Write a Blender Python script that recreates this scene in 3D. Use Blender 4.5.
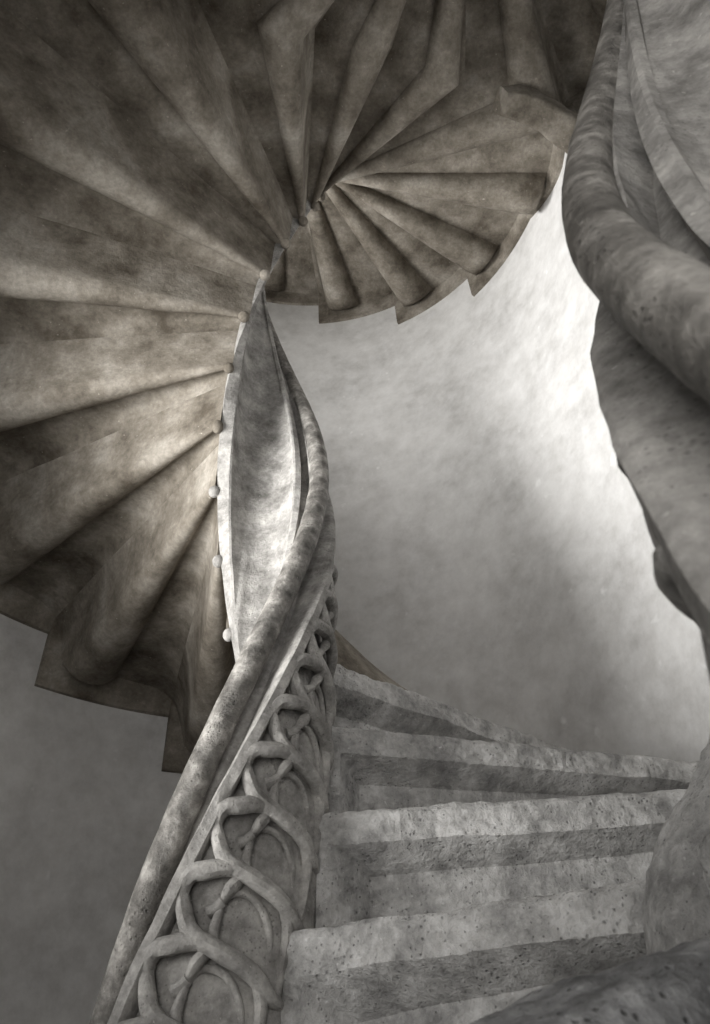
import bpy, math, random
import numpy as np
from mathutils import Matrix, Vector, noise
for o in list(bpy.data.objects): bpy.data.objects.remove(o, do_unlink=True)
C = bpy.context.scene.collection
scn = bpy.context.scene

# ------------------------------------------------------------------ camera
FPX, PITCH, ROLL = 704.04, 0.70290, -0.0174
right = Vector((1, 0, 0)); fwd = Vector((0, math.cos(PITCH), math.sin(PITCH))); up = Vector((0, -math.sin(PITCH), math.cos(PITCH)))
cr, sr = math.cos(ROLL), math.sin(ROLL)
R_ = cr * right + sr * up; U_ = cr * up - sr * right
cam = bpy.data.objects.new('camera', bpy.data.cameras.new('camera')); C.objects.link(cam)
cam.matrix_world = Matrix(((R_.x, U_.x, -fwd.x, 0), (R_.y, U_.y, -fwd.y, 0), (R_.z, U_.z, -fwd.z, 0), (0, 0, 0, 1)))
cam.data.sensor_fit = 'HORIZONTAL'; cam.data.sensor_width = 36; cam.data.lens = FPX / 710 * 36
cam.data.clip_start = 0.01
cam.data.dof.use_dof = True; cam.data.dof.focus_distance = 1.5; cam.data.dof.aperture_fstop = 20
scn.camera = cam

# ------------------------------------------------------------------ light
w = bpy.data.worlds.new('world'); scn.world = w; w.use_nodes = True
bg = w.node_tree.nodes['Background']; bg.inputs[0].default_value = (0.95, 0.97, 1.0, 1); bg.inputs[1].default_value = 0.5
def area(name, loc, target, size, size_y, power, col=(1, 1, 1)):
    l = bpy.data.lights.new(name, 'AREA'); l.shape = 'RECTANGLE'; l.size = size; l.size_y = size_y; l.energy = power; l.color = col
    o = bpy.data.objects.new(name, l); C.objects.link(o); o.location = loc
    o.rotation_euler = (Vector(target) - Vector(loc)).to_track_quat('-Z', 'Y').to_euler()
    return o
# the side window left of the frame, plus three unseen openings added for fill light
WIN_L = (math.radians(204), math.radians(232), 0.0, 1.20)      # azimuth about the left axis, height
FILL_R = (math.radians(215), math.radians(262), -0.3, 1.0)      # about the right axis, added fill opening behind the camera
FILL_E = (math.radians(-40), math.radians(-8), 0.9, 1.9)        # about the right axis, added out of frame to brighten parapet and left soffits
FILL_U = (math.radians(148), math.radians(182), 1.95, 2.60)      # about the left axis, added above the left flight to light the back soffits
def opening_light(name, cx, cy, win, power, col, r=1.12, tilt=(0, 0, 0), spread=150):
    a = (win[0] + win[1]) / 2; z = (win[2] + win[3]) / 2
    p = (cx + r * math.cos(a), cy + r * math.sin(a), z)
    o = area(name, p, (cx + tilt[0], cy + tilt[1], z + tilt[2]), 2 * r * math.sin((win[1] - win[0]) / 2) * 0.95, win[3] - win[2], power, col)
    o.data.spread = math.radians(spread)
opening_light('daylight_side_window', -0.218, 1.1835, WIN_L, 11.5, (1, 0.99, 0.97), tilt=(0.55, 0.1, 0.85), spread=75)
opening_light('added_fill_rear', 0.2584, 0.1437, FILL_R, 6.5, (1, 0.97, 0.93), tilt=(0, 0, 0.3))  # added frontal fill for the steps and tracery
opening_light('added_fill_right', 0.2584, 0.1437, FILL_E, 1.7, (1, 0.985, 0.96), tilt=(-0.3, 0.6, 0.2), spread=120)  # weak added fill from the right
opening_light('added_fill_upper', -0.218, 1.1835, FILL_U, 18.5, (1, 0.99, 0.97), tilt=(0, 0, 0.5), spread=130)  # added lamp that brightens the back flight and upper wall
vs = scn.view_settings; vs.view_transform = 'Standard'; vs.look = 'None'; vs.gamma = 1; vs.use_curve_mapping = False; vs.exposure = 0.3

# ------------------------------------------------------------------ stair geometry (metres)
CX, CY = -0.218, 1.1835          # axis of the left-hand spiral
R0, RW = 0.1089, 1.0095          # open well, stairwell wall
DA, RISE = 0.4180, 0.17          # one step: 24 degrees, 17 cm
A0, Z0 = 2.0216, 0.7605          # first knob
DEL = -0.4783; EO = -0.1473      # sweep of the joints at the wall, drop of the soffit at the wall
T0, ZT = -0.5670, 0.1804         # nosing of the lowest step seen
RP = 0.172                       # outside of the parapet
ZR = 1.0848; RR = 0.137          # handrail helix
TH, B_ = 0.42962, 0.65438        # the plane where the twin spirals meet: y = B_ + x tan(TH)
NX, NY = -math.sin(TH), math.cos(TH)
SL = RISE / DA
rng = random.Random(4)

def pdist(x, y): return x * NX + (y - B_) * NY
def mirror(v):
    v = np.array(v, float); d = pdist(v[:, 0], v[:, 1])
    v[:, 0] -= 2 * d * NX; v[:, 1] -= 2 * d * NY
    return v
CM = mirror([[CX, CY, 0]])[0]

# ------------------------------------------------------------------ materials
def nodes_of(name):
    m = bpy.data.materials.new(name); m.use_nodes = True
    return m, m.node_tree.nodes, m.node_tree.links
def stone(name, dark, mid, light, scale=6, bump=0.25, pit=0.0, rough=0.85, grain=60, contrast=(0.3, 0.7), streak=None):
    m, n, l = nodes_of(name); b = n['Principled BSDF']; b.inputs['Roughness'].default_value = rough
    b.inputs['Specular IOR Level'].default_value = 0.3
    tc = n.new('ShaderNodeTexCoord')
    n1 = n.new('ShaderNodeTexNoise'); n1.inputs['Scale'].default_value = scale; n1.inputs['Detail'].default_value = 9; n1.inputs['Roughness'].default_value = 0.65
    n1.inputs['Distortion'].default_value = 0.0
    l.new(tc.outputs['Object'], n1.inputs['Vector'])
    r = n.new('ShaderNodeValToRGB'); e = r.color_ramp.elements
    e[0].position = contrast[0]; e[0].color = (*dark, 1); e[1].position = contrast[1]; e[1].color = (*light, 1)
    k = e.new((contrast[0] + contrast[1]) / 2); k.color = (*mid, 1)
    l.new(n1.outputs['Fac'], r.inputs['Fac'])
    n2 = n.new('ShaderNodeTexNoise'); n2.inputs['Scale'].default_value = grain; n2.inputs['Detail'].default_value = 6; n2.inputs['Roughness'].default_value = 0.7
    l.new(tc.outputs['Object'], n2.inputs['Vector'])
    mx = n.new('ShaderNodeMix'); mx.data_type = 'RGBA'; mx.blend_type = 'OVERLAY'; mx.inputs['Factor'].default_value = 0.55
    l.new(r.outputs['Color'], mx.inputs[6]); l.new(n2.outputs['Fac'], mx.inputs[7])
    col = mx.outputs[2]
    h = n.new('ShaderNodeMath'); h.operation = 'MULTIPLY_ADD'; l.new(n2.outputs['Fac'], h.inputs[0]); h.inputs[1].default_value = 0.35; l.new(n1.outputs['Fac'], h.inputs[2])
    hout = h.outputs[0]
    # pale lime flecks
    v2 = n.new('ShaderNodeTexNoise'); v2.inputs['Scale'].default_value = grain * 1.2; v2.inputs['Detail'].default_value = 2
    l.new(tc.outputs['Object'], v2.inputs['Vector'])
    fl = n.new('ShaderNodeValToRGB'); fl.color_ramp.elements[0].position = 0.70; fl.color_ramp.elements[1].position = 0.78
    fl.color_ramp.elements[0].color = (0, 0, 0, 1); fl.color_ramp.elements[1].color = (0.4, 0.4, 0.4, 1)
    l.new(v2.outputs['Fac'], fl.inputs['Fac'])
    mf = n.new('ShaderNodeMix'); mf.data_type = 'RGBA'; l.new(fl.outputs['Color'], mf.inputs['Factor']); l.new(col, mf.inputs[6]); mf.inputs[7].default_value = (*[min(1, c * 1.7) for c in light], 1)
    col = mf.outputs[2]
    if pit:
        v = n.new('ShaderNodeTexVoronoi'); v.inputs['Scale'].default_value = grain * 1.35; v.inputs['Randomness'].default_value = 1
        l.new(tc.outputs['Object'], v.inputs['Vector'])
        n3 = n.new('ShaderNodeTexNoise'); n3.inputs['Scale'].default_value = 14; l.new(tc.outputs['Object'], n3.inputs['Vector'])
        th = n.new('ShaderNodeMath'); th.operation = 'MULTIPLY_ADD'; th.inputs[1].default_value = 0.9; th.inputs[2].default_value = -0.27; l.new(n3.outputs['Fac'], th.inputs[0])
        tm = n.new('ShaderNodeMath'); tm.operation = 'MAXIMUM'; tm.inputs[1].default_value = 0.032; l.new(th.outputs[0], tm.inputs[0]); th = tm
        mr = n.new('ShaderNodeMapRange'); l.new(v.outputs['Distance'], mr.inputs['Value']); mr.inputs['From Min'].default_value = 0.03; l.new(th.outputs[0], mr.inputs['From Max'])
        md = n.new('ShaderNodeMapRange'); l.new(mr.outputs[0], md.inputs['Value']); md.inputs['To Min'].default_value = 0.5; md.inputs['To Max'].default_value = 1.0
        mm = n.new('ShaderNodeMix'); mm.data_type = 'RGBA'; mm.blend_type = 'MULTIPLY'; mm.inputs['Factor'].default_value = 1.0; l.new(col, mm.inputs[6]); l.new(md.outputs[0], mm.inputs[7]); col = mm.outputs[2]
        mp = n.new('ShaderNodeMath'); mp.operation = 'MULTIPLY_ADD'; l.new(mr.outputs[0], mp.inputs[0]); mp.inputs[1].default_value = pit; l.new(hout, mp.inputs[2])
        hout = mp.outputs[0]
    bp = n.new('ShaderNodeBump'); bp.inputs['Strength'].default_value = bump; bp.inputs['Distance'].default_value = 0.02
    l.new(hout, bp.inputs['Height']); l.new(bp.outputs[0], b.inputs['Normal'])
    l.new(col, b.inputs['Base Color'])
    return m
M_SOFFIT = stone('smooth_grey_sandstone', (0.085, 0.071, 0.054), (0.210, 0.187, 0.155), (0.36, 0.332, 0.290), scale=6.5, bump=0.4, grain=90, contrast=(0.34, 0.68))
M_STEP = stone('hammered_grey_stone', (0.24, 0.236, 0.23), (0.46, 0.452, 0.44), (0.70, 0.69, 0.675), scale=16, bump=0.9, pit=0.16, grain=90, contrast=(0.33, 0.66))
M_PARA = stone('carved_grey_stone', (0.15, 0.144, 0.134), (0.31, 0.30, 0.285), (0.48, 0.465, 0.44), scale=17, bump=0.5, pit=0.12, grain=120, contrast=(0.32, 0.66))
M_RAIL = stone('worn_rail_stone', (0.07, 0.066, 0.06), (0.20, 0.19, 0.175), (0.46, 0.44, 0.41), scale=26, bump=0.6, pit=0.3, grain=110, rough=0.5, contrast=(0.32, 0.68))
M_CURB = stone('dark_pitted_stone', (0.13, 0.13, 0.132), (0.28, 0.282, 0.285), (0.46, 0.46, 0.465), scale=30, bump=0.8, pit=0.3, grain=110, contrast=(0.34, 0.66))
M_WALL = stone('lime_plaster', (0.50, 0.492, 0.482), (0.62, 0.612, 0.60), (0.72, 0.712, 0.70), scale=3.2, bump=0.12, grain=14, rough=0.95, contrast=(0.3, 0.7))

# ------------------------------------------------------------------ helpers
def link(name, verts, faces, mat, parent=None, smooth=True, angle=35, origin=None):
    verts = np.array(verts, float)
    base = np.array(origin if origin is not None else (parent.location if parent is not None else (0, 0, 0)), float)
    me = bpy.data.meshes.new(name); me.from_pydata((verts - base).tolist(), [], faces); me.validate()
    me.materials.append(mat)
    if smooth:
        me.shade_smooth(); me.set_sharp_from_angle(angle=math.radians(angle))
    o = bpy.data.objects.new(name, me); C.objects.link(o)
    if parent is not None: o.parent = parent
    else: o.location = base
    return o
def thing(name, label, cat, loc, group=None):
    o = bpy.data.objects.new(name, None); o.empty_display_size = 0.1; C.objects.link(o); o.location = loc
    o['label'] = label; o['category'] = cat
    if group: o['group'] = group
    return o
def grid_faces(nu, nv, off=0, closed_u=False, closed_v=False, flip=False):
    f = []
    for i in range(nu if closed_u else nu - 1):
        for j in range(nv if closed_v else nv - 1):
            a = off + i * nv + j; b = off + ((i + 1) % nu) * nv + j
            c = off + ((i + 1) % nu) * nv + (j + 1) % nv; d = off + i * nv + (j + 1) % nv
            f.append((a, d, c, b) if flip else (a, b, c, d))
    return f
def tube(pts, rad, nseg=14, refn=None, flat=1.0, jit=0.0):
    """swept tube along pts; rad scalar or list; refn(i) gives the local 'side' direction"""
    P = np.array(pts, float); n = len(P)
    rad = np.broadcast_to(rad, (n,))
    T = np.gradient(P, axis=0); T /= np.linalg.norm(T, axis=1)[:, None]
    v = []
    for i in range(n):
        s = refn(i) if refn else np.array([0, 0, 1.0])
        s = s - T[i] * (s @ T[i]); s /= np.linalg.norm(s)
        t = np.cross(T[i], s)
        for j in range(nseg):
            a = 2 * math.pi * j / nseg
            k = rad[i] * (1 + (jit * noise.noise(Vector(P[i] * 25) + Vector((j, 0, 0))) if jit else 0))
            v.append(P[i] + k * (flat * math.cos(a) * s + math.sin(a) * t))
    f = grid_faces(n, nseg, closed_v=True, flip=True)
    v.append(P[0]); v.append(P[-1]); a, b = len(v) - 2, len(v) - 1
    for j in range(nseg):
        f.append((a, (j + 1) % nseg, j)); f.append((b, (n - 1) * nseg + j, (n - 1) * nseg + (j + 1) % nseg))
    return np.array(v), f
def cat_mesh(parts):
    V, F, o = [], [], 0
    for v, f in parts:
        V.append(np.array(v, float)); F += [tuple(i + o for i in q) for q in f]; o += len(v)
    return np.concatenate(V), F
def smooth_curve(pts, n):
    """Catmull-Rom through pts"""
    P = np.array(pts, float); P = np.vstack([2 * P[0] - P[1], P, 2 * P[-1] - P[-2]])
    out = []; m = len(P) - 3
    for s in range(n):
        x = s / (n - 1) * m; i = min(int(x), m - 1); t = x - i
        a, b, c, d = P[i:i + 4]
        out.append(0.5 * ((2 * b) + (c - a) * t + (2 * a - 5 * b + 4 * c - d) * t * t + (3 * b - a - 3 * c + d) * t ** 3))
    return np.array(out)

# ------------------------------------------------------------------ the walls
def wall_arc(name, centre, radius, a0, a1, z0, z1, win=()):
    """curved wall; each window (az0, az1, zlo, zhi) is a real opening with splayed reveals"""
    th = 0.16
    A = list(np.linspace(a0, a1, 110)); Zs = [z0, z1]
    for w0, w1, lo, hi in win: A += [w0, w1]; Zs += [lo, hi]
    A = sorted(set(A)); Zs = sorted(set(Zs)); nz = len(Zs)
    V = []; F = []
    for a in A:
        for r in (radius, radius + th):
            for z in Zs: V.append((centre[0] + r * math.cos(a), centre[1] + r * math.sin(a), z))
    def ins(i, j):
        if i < 0 or i >= len(A) - 1 or j < 0 or j >= nz - 1: return True
        am, zm = (A[i] + A[i + 1]) / 2, (Zs[j] + Zs[j + 1]) / 2
        return any(w0 < am < w1 and lo < zm < hi for w0, w1, lo, hi in win)
    I = lambda i, o, j: i * 2 * nz + o * nz + j
    for i in range(len(A) - 1):
        for j in range(nz - 1):
            if ins(i, j): continue
            F += [(I(i, 0, j), I(i, 0, j + 1), I(i + 1, 0, j + 1), I(i + 1, 0, j)), (I(i, 1, j), I(i + 1, 1, j), I(i + 1, 1, j + 1), I(i, 1, j + 1))]
            if ins(i - 1, j): F.append((I(i, 0, j), I(i, 1, j), I(i, 1, j + 1), I(i, 0, j + 1)))
            if ins(i + 1, j): F.append((I(i + 1, 0, j), I(i + 1, 0, j + 1), I(i + 1, 1, j + 1), I(i + 1, 1, j)))
            if ins(i, j - 1): F.append((I(i, 0, j), I(i + 1, 0, j), I(i + 1, 1, j), I(i, 1, j)))
            if ins(i, j + 1): F.append((I(i, 0, j + 1), I(i, 1, j + 1), I(i + 1, 1, j + 1), I(i + 1, 0, j + 1)))
    o = link(name, V, F, M_WALL, angle=30); o['kind'] = 'structure'
    return o
dC = abs(pdist(CX, CY)); half = math.acos(dC / RW)
ax = TH - math.pi / 2              # direction from the left axis to the meeting plane
wall_arc('wall_left', (CX, CY), RW, ax + half, ax + 2 * math.pi - half, -1.6, 4.6, win=[WIN_L, FILL_U])
# the twin stairwell's wall, cut by the two added fill openings
axm = TH + math.pi / 2
wall_arc('wall_right', (CM[0], CM[1]), RW, axm + half, axm + 2 * math.pi - half, -1.6, 4.6, win=[FILL_R, (FILL_E[0] + 2 * math.pi, FILL_E[1] + 2 * math.pi, FILL_E[2], FILL_E[3])])
def disc(name, z, flip):
    V = []
    pts = [(CX + (RW + .1) * math.cos(a), CY + (RW + .1) * math.sin(a)) for a in np.linspace(ax + half, ax + 2 * math.pi - half, 60)]
    pts += [(CM[0] + (RW + .1) * math.cos(a), CM[1] + (RW + .1) * math.sin(a)) for a in np.linspace(axm + half, axm + 2 * math.pi - half, 60)]
    n = len(pts)
    V = [(x, y, z) for x, y in pts] + [(x, y, z - 0.12) for x, y in pts]
    F = [tuple(range(n)), tuple(range(2 * n - 1, n - 1, -1))] + [(i, i + n, (i + 1) % n + n, (i + 1) % n) for i in range(n)]
    o = link(name, V, F, M_STEP, smooth=False); o['kind'] = 'structure'
disc('floor', -1.6, False)
disc('ceiling', 4.72, False)

# ------------------------------------------------------------------ the steps
DP = 0.0695                        # joints run tangent to this small circle
def off(r): return math.asin(DP / r) - math.asin(DP / R0)
def joint_az(k, u, r): return A0 + k * DA + off(r) + (u - 0.65) * DA
def nose_az(t, u, r): return T0 + (t + u) * DA + math.asin(-0.034 / r)
def zb(k, r): return Z0 + k * RISE + EO * (r - R0) / (RW - R0)
def rmax_for(azf):
    def side(r):
        a = azf(r); return pdist(CX + r * math.cos(a), CY + r * math.sin(a))
    if side(RW) >= -1e-6 : return RW, False
    lo, hi = R0, RW
    for _ in range(30):
        m = (lo + hi) / 2
        if side(m) > 0: lo = m
        else: hi = m
    return lo, True
def bulge(r): return 0.082 * (r / RW) ** 0.9
def profile(u, r, rm_plane, k):
    b = bulge(r)
    rim = 0.0 if rm_plane else min(1, max(0, (r - (RW - 0.024)) / 0.008))
    ease = lambda v: 1 - max(0.0, 1 - v) ** 5.5
    if u <= 0.45: h = b + RISE * (ease((u + 0.14) / 0.59) - 1) if k <= 6 else b * (1 - 0.12 * math.sin(math.pi * u / 0.45))
    elif u < 0.86:
        x = (u - 0.655) / 0.205
        tip = 1.0
        if not rm_plane:
            q = (r - (RW - 0.11)) / 0.083
            tip = math.sqrt(max(0, 1 - min(1, max(0, q)) ** 2))
        h = b * (1 - tip * math.sqrt(max(0, 1 - x * x)))
    else:
        h = b + RISE * (ease((u - 0.86) / 0.59) if k <= 5 else 1 - (1 - min(1, (u - 0.86) / 0.14)) ** 2.2)
    if rim > 0:
        hr = 0 if u < 0.985 else RISE * (u - 0.985) / 0.015
        if k == 12: hr = RISE * max(0, (u - 0.3) / 0.7) ** 1.3      # beside the springer this joint is eased away
        h = h * (1 - rim) + hr * rim
    return h
US = sorted(set(list(np.linspace(0, 0.44, 8)) + [0.45, 0.4505, 0.453, 0.46] + list(np.linspace(0.47, 0.84, 22)) + [0.85, 0.857, 0.86] + list(np.linspace(0.87, 0.98, 9)) + [0.985, 1.0]))
SS = list(np.linspace(0, 0.82, 26)) + list(np.linspace(0.84, 0.985, 20)) + [1.0]
RIN = 0.108
def step_half(k):
    """stone wedge of one step: carved soffit below, level tread above; cut where it meets its twin"""
    t = k + 5
    planes = []; anyplane = False; nu, ns = len(US), len(SS)
    Vb = np.zeros((nu, ns, 3)); 
    for i, u in enumerate(US):
        rm, pl = rmax_for(lambda r: joint_az(k, u, r)); anyplane |= pl; planes.append(pl)
        for j, s in enumerate(SS):
            r = RIN + s * (rm - RIN); a = joint_az(k, u, r)
            x, y = CX + r * math.cos(a), CY + r * math.sin(a)
            z = zb(k, r) + profile(u, r, pl, k)
            nz = noise.noise(Vector((x * 5, y * 5, z * 5))) * 0.006 + noise.noise(Vector((x * 16, y * 16, z * 16))) * 0.0022
            e = min(1, s * 12) * (1 if pl else min(1, (1 - s) * 30))
            Vb[i, j] = (x, y, z + nz * e)
    zt = ZT + t * RISE
    Vt = np.zeros((nu, ns, 3))
    for i, u in enumerate(US):
        rm, pl = rmax_for(lambda r: nose_az(t, u, r)); anyplane |= pl
        for j, s in enumerate(SS):
            r = RIN + s * (rm - RIN); a = nose_az(t, u, r)
            Vt[i, j] = (CX + r * math.cos(a), CY + r * math.sin(a), zt)
    # ring of points straight above the soffit's outline, so that the joints rise plumb before they turn to the nosing
    ring = [(0, j) for j in range(ns)] + [(i, ns - 1) for i in range(1, nu)] + [(nu - 1, j) for j in range(ns - 2, -1, -1)] + [(i, 0) for i in range(nu - 2, 0, -1)]
    mid = []
    for i, j in ring:
        x, y, z = Vb[i, j]; r = math.hypot(x - CX, y - CY)
        mid.append((x, y, max(z, zb(k, r) + RISE) + 0.03))
    V = np.concatenate([Vb.reshape(-1, 3), Vt.reshape(-1, 3), np.array(mid)]); o = nu * ns; o2 = 2 * nu * ns
    F = grid_faces(nu, ns) + grid_faces(nu, ns, off=o, flip=True)
    m = len(ring)
    for q in range(m):
        (i, j), (i2, j2) = ring[q], ring[(q + 1) % m]
        if planes[i] and planes[i2] and j == ns - 1 and j2 == ns - 1: continue
        a, b, c, d = i * ns + j, i2 * ns + j2, o2 + (q + 1) % m, o2 + q
        F.append((a, b, c, d)); F.append((d, c, o + i2 * ns + j2, o + i * ns + j))
    return V, F, anyplane
def knob_mesh(k):
    P = np.array([CX + (R0 + 0.004) * math.cos(A0 + k * DA), CY + (R0 + 0.004) * math.sin(A0 + k * DA), Z0 + k * RISE - 0.002])
    V = []; nr, ng = 12, 18
    rad = 0.0135 if k < 5 else 0.015
    if k >= 5: P = P + np.array([0.006 * math.cos(A0 + k * DA), 0.006 * math.sin(A0 + k * DA), -0.004])
    st = 1.5 if k == 3 else 1.12
    for i in range(nr + 1):
        a = math.pi * i / nr
        for j in range(ng):
            b = 2 * math.pi * j / ng
            V.append(P + rad * np.array([math.sin(a) * math.cos(b), math.sin(a) * math.sin(b), st * math.cos(a)]))
    return np.array(V), grid_faces(nr + 1, ng, closed_v=True)
def rev(F): return [tuple(reversed(f)) for f in F]

def put_step(V, F, k, label, both, mirrored=False, knob=True):
    loc = V.mean(axis=0)
    t = thing('stone_step', label, 'step', tuple(loc), 'wedge steps seen from below')
    if both: VV, FF = cat_mesh([(V, F), (mirror(V), rev(F))])
    elif mirrored: VV, FF = mirror(V), rev(F)
    else: VV, FF = V, F
    if mirrored: loc = VV.mean(axis=0); t.location = tuple(loc)
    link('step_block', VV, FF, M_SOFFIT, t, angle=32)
    if knob:
        kv, kf = knob_mesh(k)
        ks = []
        if not mirrored: link('knob', kv, kf, M_PARA if k < 3 else M_SOFFIT, t)
        if both or mirrored: link('knob', mirror(kv), rev(kf), M_SOFFIT, t)
ordn = ['lowest', 'second', 'third', 'fourth', 'fifth', 'sixth', 'seventh', 'eighth', 'ninth', 'tenth', 'eleventh', 'twelfth', 'thirteenth', 'fourteenth', 'fifteenth', 'sixteenth', 'seventeenth', 'eighteenth']
for k in range(-1, 17):
    V, F, pl = step_half(k)
    put_step(V, F, k, 'stone wedge step seen from below, %s counted upward from the handrail at lower left' % ordn[k + 1], pl)
    if not pl and k > 1:
        put_step(V, F, k, 'stone wedge step %s of the twin spiral on the right' % ordn[k + 1], False, True)

# ------------------------------------------------------------------ the lower steps, faced with a sunk panel
def lower_step_half(t, rmin=0.163, depth=0.30, seed=0):
    """riser as a height field over (r, z): raised border at top and inner end, chamfer, sunk panel; tread behind"""
    rm, pl = rmax_for(lambda r: nose_az(t, 0, r))
    rm1, pl1 = rmax_for(lambda r: nose_az(t, 1.0, r))
    zt = ZT + t * RISE
    ds = list(np.linspace(0, 0.018, 7)) + [0.022] + list(np.linspace(0.026, 0.058, 12)) + [0.062]
    fr = (np.array(ds) / (rm - rmin)).tolist(); fr += np.linspace(fr[-1] + 0.006, 1, 170).tolist(); N = len(fr)
    V = []
    for i in range(N):
        x01 = fr[i]; r = rmin + (rm - rmin) * x01; a = nose_az(t, 0, r); d = r - rmin
        tx, ty = -math.sin(a), math.cos(a)        # into the step
        bandh = 0.050 - 0.004 * x01 + 0.004 * noise.noise(Vector((r * 7, t * 2.3, 4)))
        chh = (0.052 if t == 0 else 0.036) * (1 - 0.6 * x01)
        zs = [0, -0.003, -0.007, -0.012] + list(-np.linspace(0.018, bandh - 0.003, 9)) + [-bandh] + list(-np.linspace(bandh + 0.003, bandh + chh - 0.002, 9)) + [-bandh - chh] + list(-np.linspace(bandh + chh + 0.004, 0.2, 22)) + [-0.24, -depth]
        for dz in zs:
            e_top = (-dz - bandh) / chh; e_in = (d - 0.022) / 0.040
            e = max(0, min(1, e_top, e_in))
            inset = 0.055 * e + 0.009 * (1 - min(1, -dz / 0.012)) ** 2     # worn arris
            p = Vector((r * 9, t * 3.1, dz * 9)); q = Vector((r * 45, t * 3.1, dz * 45)); q2 = Vector((r * 120, t, dz * 120))
            amp = 1 if i not in (0, N - 1) else 0.2
            rough = 1.0 if e < 0.02 else 0.55
            inset += amp * (0.005 * noise.noise(p) + rough * (0.0040 * noise.noise(q) + 0.0032 * noise.noise(q2)))
            zz = zt + dz + (0.005 * noise.noise(Vector((r * 12, t * 5, 0))) + 0.0025 * noise.noise(Vector((r * 45, t * 5, 0)))) * max(0, 1 + dz / 0.08)
            V.append((CX + r * math.cos(a) + tx * inset, CY + r * math.sin(a) + ty * inset, zz))
    nz = len(zs); F = grid_faces(N, nz, flip=True)
    # tread + back + underside
    o = len(V); K = 10
    for i in range(N):
        f0 = np.array(V[i * nz])
        r1_ = rmin + (rm1 - rmin) * fr[i]; a1 = nose_az(t, 1.0, r1_)
        f1 = np.array([CX + r1_ * math.cos(a1), CY + r1_ * math.sin(a1), zt])
        for j in range(1, K + 1):
            s = j / K; P = f0 * (1 - s) + f1 * s
            if pl is False: # keep the outer edge on the wall circle
                rr = rmin + (RW - rmin) * fr[i] if not pl1 else None
                if rr:
                    aa = nose_az(t, s, rr); P = np.array([CX + rr * math.cos(aa), CY + rr * math.sin(aa), P[2]])
            P[2] += 0.003 * noise.noise(Vector(P * 14))
            V.append(tuple(P))
        V.append((f1[0], f1[1], zt - depth))
    kk = K + 1
    for i in range(N - 1):
        F.append((i * nz, (i + 1) * nz, o + (i + 1) * kk, o + i * kk))
        for j in range(K):
            a = o + i * kk + j; F.append((a, a + kk, a + kk + 1, a + 1))
        F.append((o + i * kk + K, o + (i + 1) * kk + K, (i + 1) * nz + nz - 1, i * nz + nz - 1))
    for i, fl in ((0, False), (N - 1, True)):
        loop = [i * nz + j for j in range(nz)] + [o + i * kk + j for j in range(K, -1, -1)]
        if fl and pl: continue
        F.append(tuple(reversed(loop)) if not fl else tuple(loop))
    return np.array(V), F, pl or pl1
low_lab = {-4: 'rough grey stone step just out of view, fourth below the lowest sunk panel', -3: 'rough grey stone step just out of view, third below the lowest sunk panel', -2: 'rough grey stone step just out of view, second below the lowest sunk panel', -1: 'rough grey stone step just out of view, carrying the near curb stone',
           0: 'rough grey stone step with sunk riser panel, lowest and nearest in view',
           1: 'rough grey stone step with sunk riser panel, above the nearest one',
           2: 'rough grey stone step half in shadow at its inner end, third from the bottom',
           3: 'dark shaded stone step sloping down to the right along the white wall'}
for t in range(-4, 4):
    V, F, pl = lower_step_half(t, depth=0.30 if t < 3 else 0.2)
    if pl: V, F = cat_mesh([(V, F), (mirror(V), rev(F))])
    o = link('stone_step', V, F, M_STEP, origin=tuple(V.mean(axis=0)), angle=33)
    o['label'] = low_lab[t]; o['category'] = 'step'; o['group'] = 'steps of the lower flight'

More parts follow.
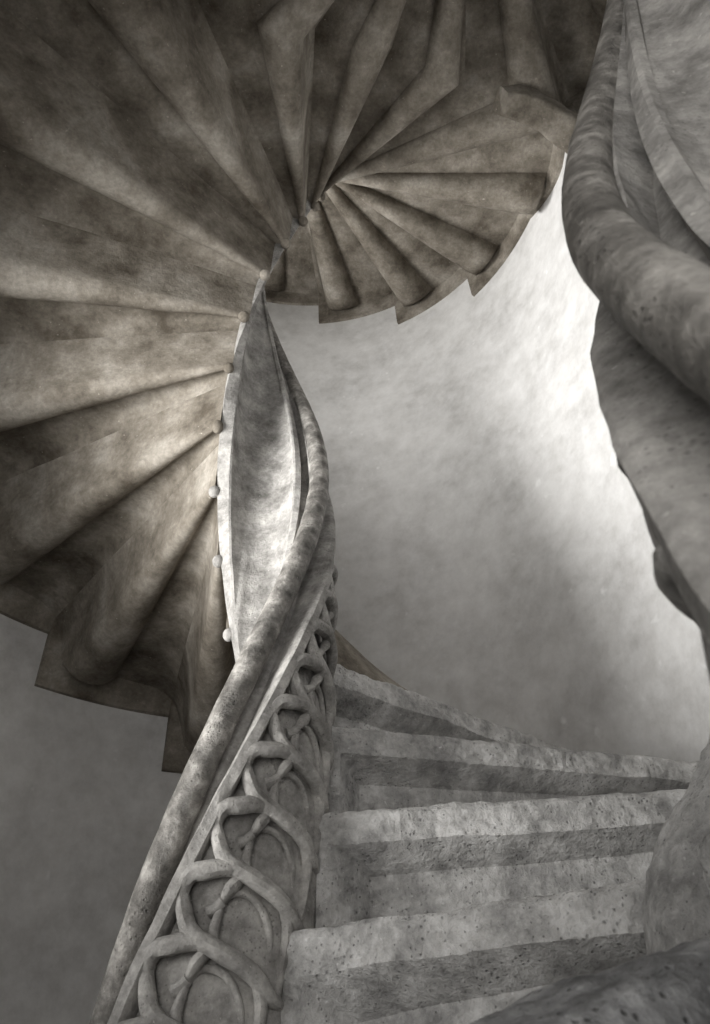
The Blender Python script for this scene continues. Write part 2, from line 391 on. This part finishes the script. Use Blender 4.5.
# ------------------------------------------------------------------ the parapets round the two open wells
def helix(r, phi, h): return np.array([CX + r * math.cos(phi), CY + r * math.sin(phi), ZR + phi * SL - h])
def near_shift(v):
    f = np.clip((0.36 - v[:, 2]) / 0.26, 0, 1)[:, None]
    return v + f * np.array([[0.011, -0.005, 0]]) + np.array([[0.006, -0.003, 0]])
def parapet(mir, label, p0, p1, l0, l1):
    fl = (lambda v, f: (mirror(v), rev(f))) if mir else (lambda v, f: (v, f))
    c = CM if mir else (CX, CY)
    if mir: fl = lambda v, f: (near_shift(mirror(v)), rev(f))
    t = thing('spiral_parapet', label, 'parapet', (c[0], c[1], ZR + p0 * SL - 1.0))
    n = int((p1 - p0) / math.radians(2.2)); PH = np.linspace(p0, p1, n)
    HB = ZR - Z0 + A0 * SL        # bottom edge below the rail line: the line of the knobs
    # panel: (r, h) section
    sec = [(0.095, 0.055), (0.084, 0.10), (0.082, 0.25), (0.078, 0.5), (0.075, 0.8), (0.073, 1.0), (0.073, HB - 0.02), (0.077, HB + 0.0), (0.106, HB + 0.0), (0.108, HB - 0.02), (0.108, 0.86), (0.155, 0.84), (0.164, 0.7), (0.162, 0.6), (0.152, 0.5), (0.150, 0.35), (0.150, 0.2), (0.146, 0.15), (0.122, 0.13), (0.122, 0.05), (0.121, 0.03), (0.117, 0.03), (0.117, 0.15), (0.097, 0.15)]
    V = []
    for ph in PH:
        thin = min(1, max(0, (ph - (A0 + 3.5 * DA)) / (2.5 * DA)))       # the skirt under the treads thins out higher up
        for r, h in sec:
            if r < 0.1 and h > 0.5: r = r + (0.098 - r) * thin * min(1, (h - 0.5) / 0.3)
            q = helix(r, ph, h); r2 = r + 0.0025 * noise.noise(Vector(q * 12)); V.append(helix(r2, ph, h))
    v, f = fl(np.array(V), grid_faces(n, len(sec), closed_v=True) + [tuple(range(len(sec) - 1, -1, -1)), tuple((n - 1) * len(sec) + i for i in range(len(sec)))])
    link('panel', v, f, M_PARA, t, angle=40)
    # lip along the inner top edge
    sec = [(0.078, 0.06), (0.078, 0.10), (0.084, 0.115), (0.094, 0.11), (0.095, 0.045), (0.082, 0.045)]
    V = [helix(r, ph, h) for ph in PH for r, h in sec]
    v, f = fl(np.array(V), grid_faces(n, len(sec), closed_v=True)); link('inner_lip', v, f, M_PARA, t)
    # handrail
    pts = [helix(RR, ph, -0.0) for ph in PH]
    v, f = tube(pts, 0.0195 if mir else 0.0225, 24, refn=lambda i: np.array([math.cos(PH[i]), math.sin(PH[i]), 0]), jit=0.05)
    v, f = fl(v, f); link('handrail', v, f, M_RAIL, t)
    # band below the rail on the stair side
    sec = [(0.120, 0.132), (0.160, 0.136), (0.170, 0.138), (0.175, 0.146), (0.175, 0.184), (0.170, 0.192), (0.145, 0.196)]
    V = []
    for ph in PH:
        for r, h in sec:
            q = helix(r, ph, h); V.append(helix(r + 0.002 * noise.noise(Vector(q * 30)), ph, h + 0.004 * noise.noise(Vector(q * 22))))
    v, f = fl(np.array(V), grid_faces(n, len(sec), closed_v=True)); link('string_band', v, f, M_PARA, t, angle=50)
    # interlaced tracery: one loop every half step
    D = math.radians
    for m in range(l0, l1):
        ap = D(-93.6 + 11.95 * m)
        def strand(pts, rad, nm, name='tracery_loop'):
            Q = smooth_curve([(D(a), h, r) for a, h, r in pts], nm)
            P = [helix(r, ap + a, h) for a, h, r in Q]
            rr = rad if np.isscalar(rad) else smooth_curve([(x, 0) for x in rad], nm)[:, 0]
            return tube(P, rr, 12, refn=lambda i: np.array([math.cos(ap + Q[i][0]), math.sin(ap + Q[i][0]), 0]), flat=1.1, jit=0.12)
        arch = strand([(-14.6, 0.190, .162), (-13.3, 0.181, .165), (-9.5, 0.197, .167), (-3.5, 0.237, .168), (3.5, 0.283, .168), (9.5, 0.326, .167), (14.8, 0.370, .164)], [0.009, 0.0105, 0.0115, 0.012, 0.0115, 0.011, 0.009], 26)
        limb = strand([(-14.4, 0.184, .162), (-12.1, 0.222, .165), (-9.0, 0.264, .167), (-4.5, 0.308, .168), (1.1, 0.356, .168), (8.8, 0.421, .168), (16, 0.482, .168), (23, 0.545, .167), (29, 0.605, .166), (37, 0.67, .160)],
                      [0.009, 0.0105, 0.011, 0.0115, 0.0115, 0.0115, 0.011, 0.0105, 0.009, 0.007], 44)
        tail = strand([(24, 0.555, .164), (26, 0.60, .163), (23, 0.64, .160), (17, 0.665, .154)], [0.009, 0.008, 0.006, 0.003], 16)
        v, f = fl(*cat_mesh([arch, limb, tail])); lo = link('tracery_loop', v, f, M_PARA, t)
        # leaf cusp with two pointed lobes and a raised eye inside the loop
        lf = [strand([(15, 0.372, .156), (11, 0.350, .161), (7.5, 0.336, .163), (4.5, 0.330, .158)], [0.003, 0.008, 0.0085, 0.004], 10),
              strand([(4.5, 0.332, .157), (2.0, 0.342, .161), (2.4, 0.358, .161), (5.0, 0.378, .154)], [0.004, 0.007, 0.007, 0.002], 10),
              strand([(-1, 0.300, .152), (2, 0.318, .156), (5, 0.332, .159)], [0.009, 0.008, 0.007], 6),
              strand([(4.5, 0.330, .153), (10, 0.357, .155), (18, 0.416, .155), (25, 0.480, .155), (30, 0.545, .155), (31, 0.60, .152)], [0.004, 0.005, 0.005, 0.005, 0.005, 0.003], 22)]
        v, f = fl(*cat_mesh(lf)); link('leaf_cusp', v, f, M_PARA, lo, origin=t.location)
    return t
D = math.radians
parapet(False, 'carved stone parapet with looped tracery spiralling up between the two flights', D(-230), D(420), -4, 9)
parapet(True, 'near stone parapet with round handrail curving down the right edge', D(-230), D(420), -4, 9)

# ------------------------------------------------------------------ springer rib over the cusp, newel buttress and curb stone on the right
def blocky(name, label, cat, pts, ra, rb, mat, refn, power=3.0, seed=0, amp=0.006):
    """rough-hewn bar: superellipse section swept along pts"""
    P = smooth_curve(pts, 40); T = np.gradient(P, axis=0); T /= np.linalg.norm(T, axis=1)[:, None]
    A = smooth_curve([(x, 0) for x in ra], 40)[:, 0]; Bq = smooth_curve([(x, 0) for x in rb], 40)[:, 0]
    V = []; ng = 48
    for i in range(40):
        sd = np.array(refn, float); sd = sd - T[i] * (sd @ T[i]); sd /= np.linalg.norm(sd); t = np.cross(T[i], sd)
        for j in range(ng):
            a = 2 * math.pi * j / ng; c, q = math.cos(a), math.sin(a)
            x = math.copysign(abs(c) ** (2 / power), c); y = math.copysign(abs(q) ** (2 / power), q)
            p = P[i] + sd * x * A[i] + t * y * Bq[i]
            n = amp * (noise.noise(Vector(p * 18) + Vector((seed, 0, 0))) + 0.5 * noise.noise(Vector(p * 50)) + 0.25 * noise.noise(Vector(p * 120)))
            V.append(p + (sd * x + t * y) * n)
    F = grid_faces(40, ng, closed_v=True, flip=True) + [tuple(range(ng)), tuple(39 * ng + j for j in range(ng - 1, -1, -1))]
    o = link(name, V, F, mat, origin=tuple(pts[0]), angle=50); o['label'] = label; o['category'] = cat
    return o
blocky('springer_rib', 'short curved stone rib springing from the wall where the two spirals part', 'rib',
       [(0.485, 0.87, 2.44), (0.56, 0.89, 2.47), (0.652, 0.93, 2.475), (0.754, 0.98, 2.43), (0.835, 1.01, 2.33)], [0.03, 0.045, 0.05, 0.055, 0.06], [0.035, 0.045, 0.045, 0.05, 0.05], M_SOFFIT, (0, 0, 1), power=5, amp=0.003)
blocky('stone_buttress', 'blurred rough stone buttress leaning at the right edge beside the steps', 'buttress',
       [(0.291, 0.74, 0.068), (0.313, 0.74, 0.144), (0.34, 0.72, 0.191), (0.377, 0.7, 0.24), (0.429, 0.68, 0.292)], [0.04, 0.04, 0.038, 0.038, 0.04], [0.05, 0.05, 0.048, 0.048, 0.05], M_STEP, (1, 0, 0), seed=5)
blocky('curb_stone', 'blurred rough stone curb in the near bottom right corner', 'curb',
       [(0.059, 0.40, -0.002), (0.092, 0.42, 0.010), (0.132, 0.43, 0.022), (0.173, 0.44, 0.030), (0.22, 0.45, 0.035)], [0.030, 0.032, 0.032, 0.034, 0.035], [0.05, 0.06, 0.06, 0.06, 0.06], M_CURB, (0, 0, 1), seed=9)
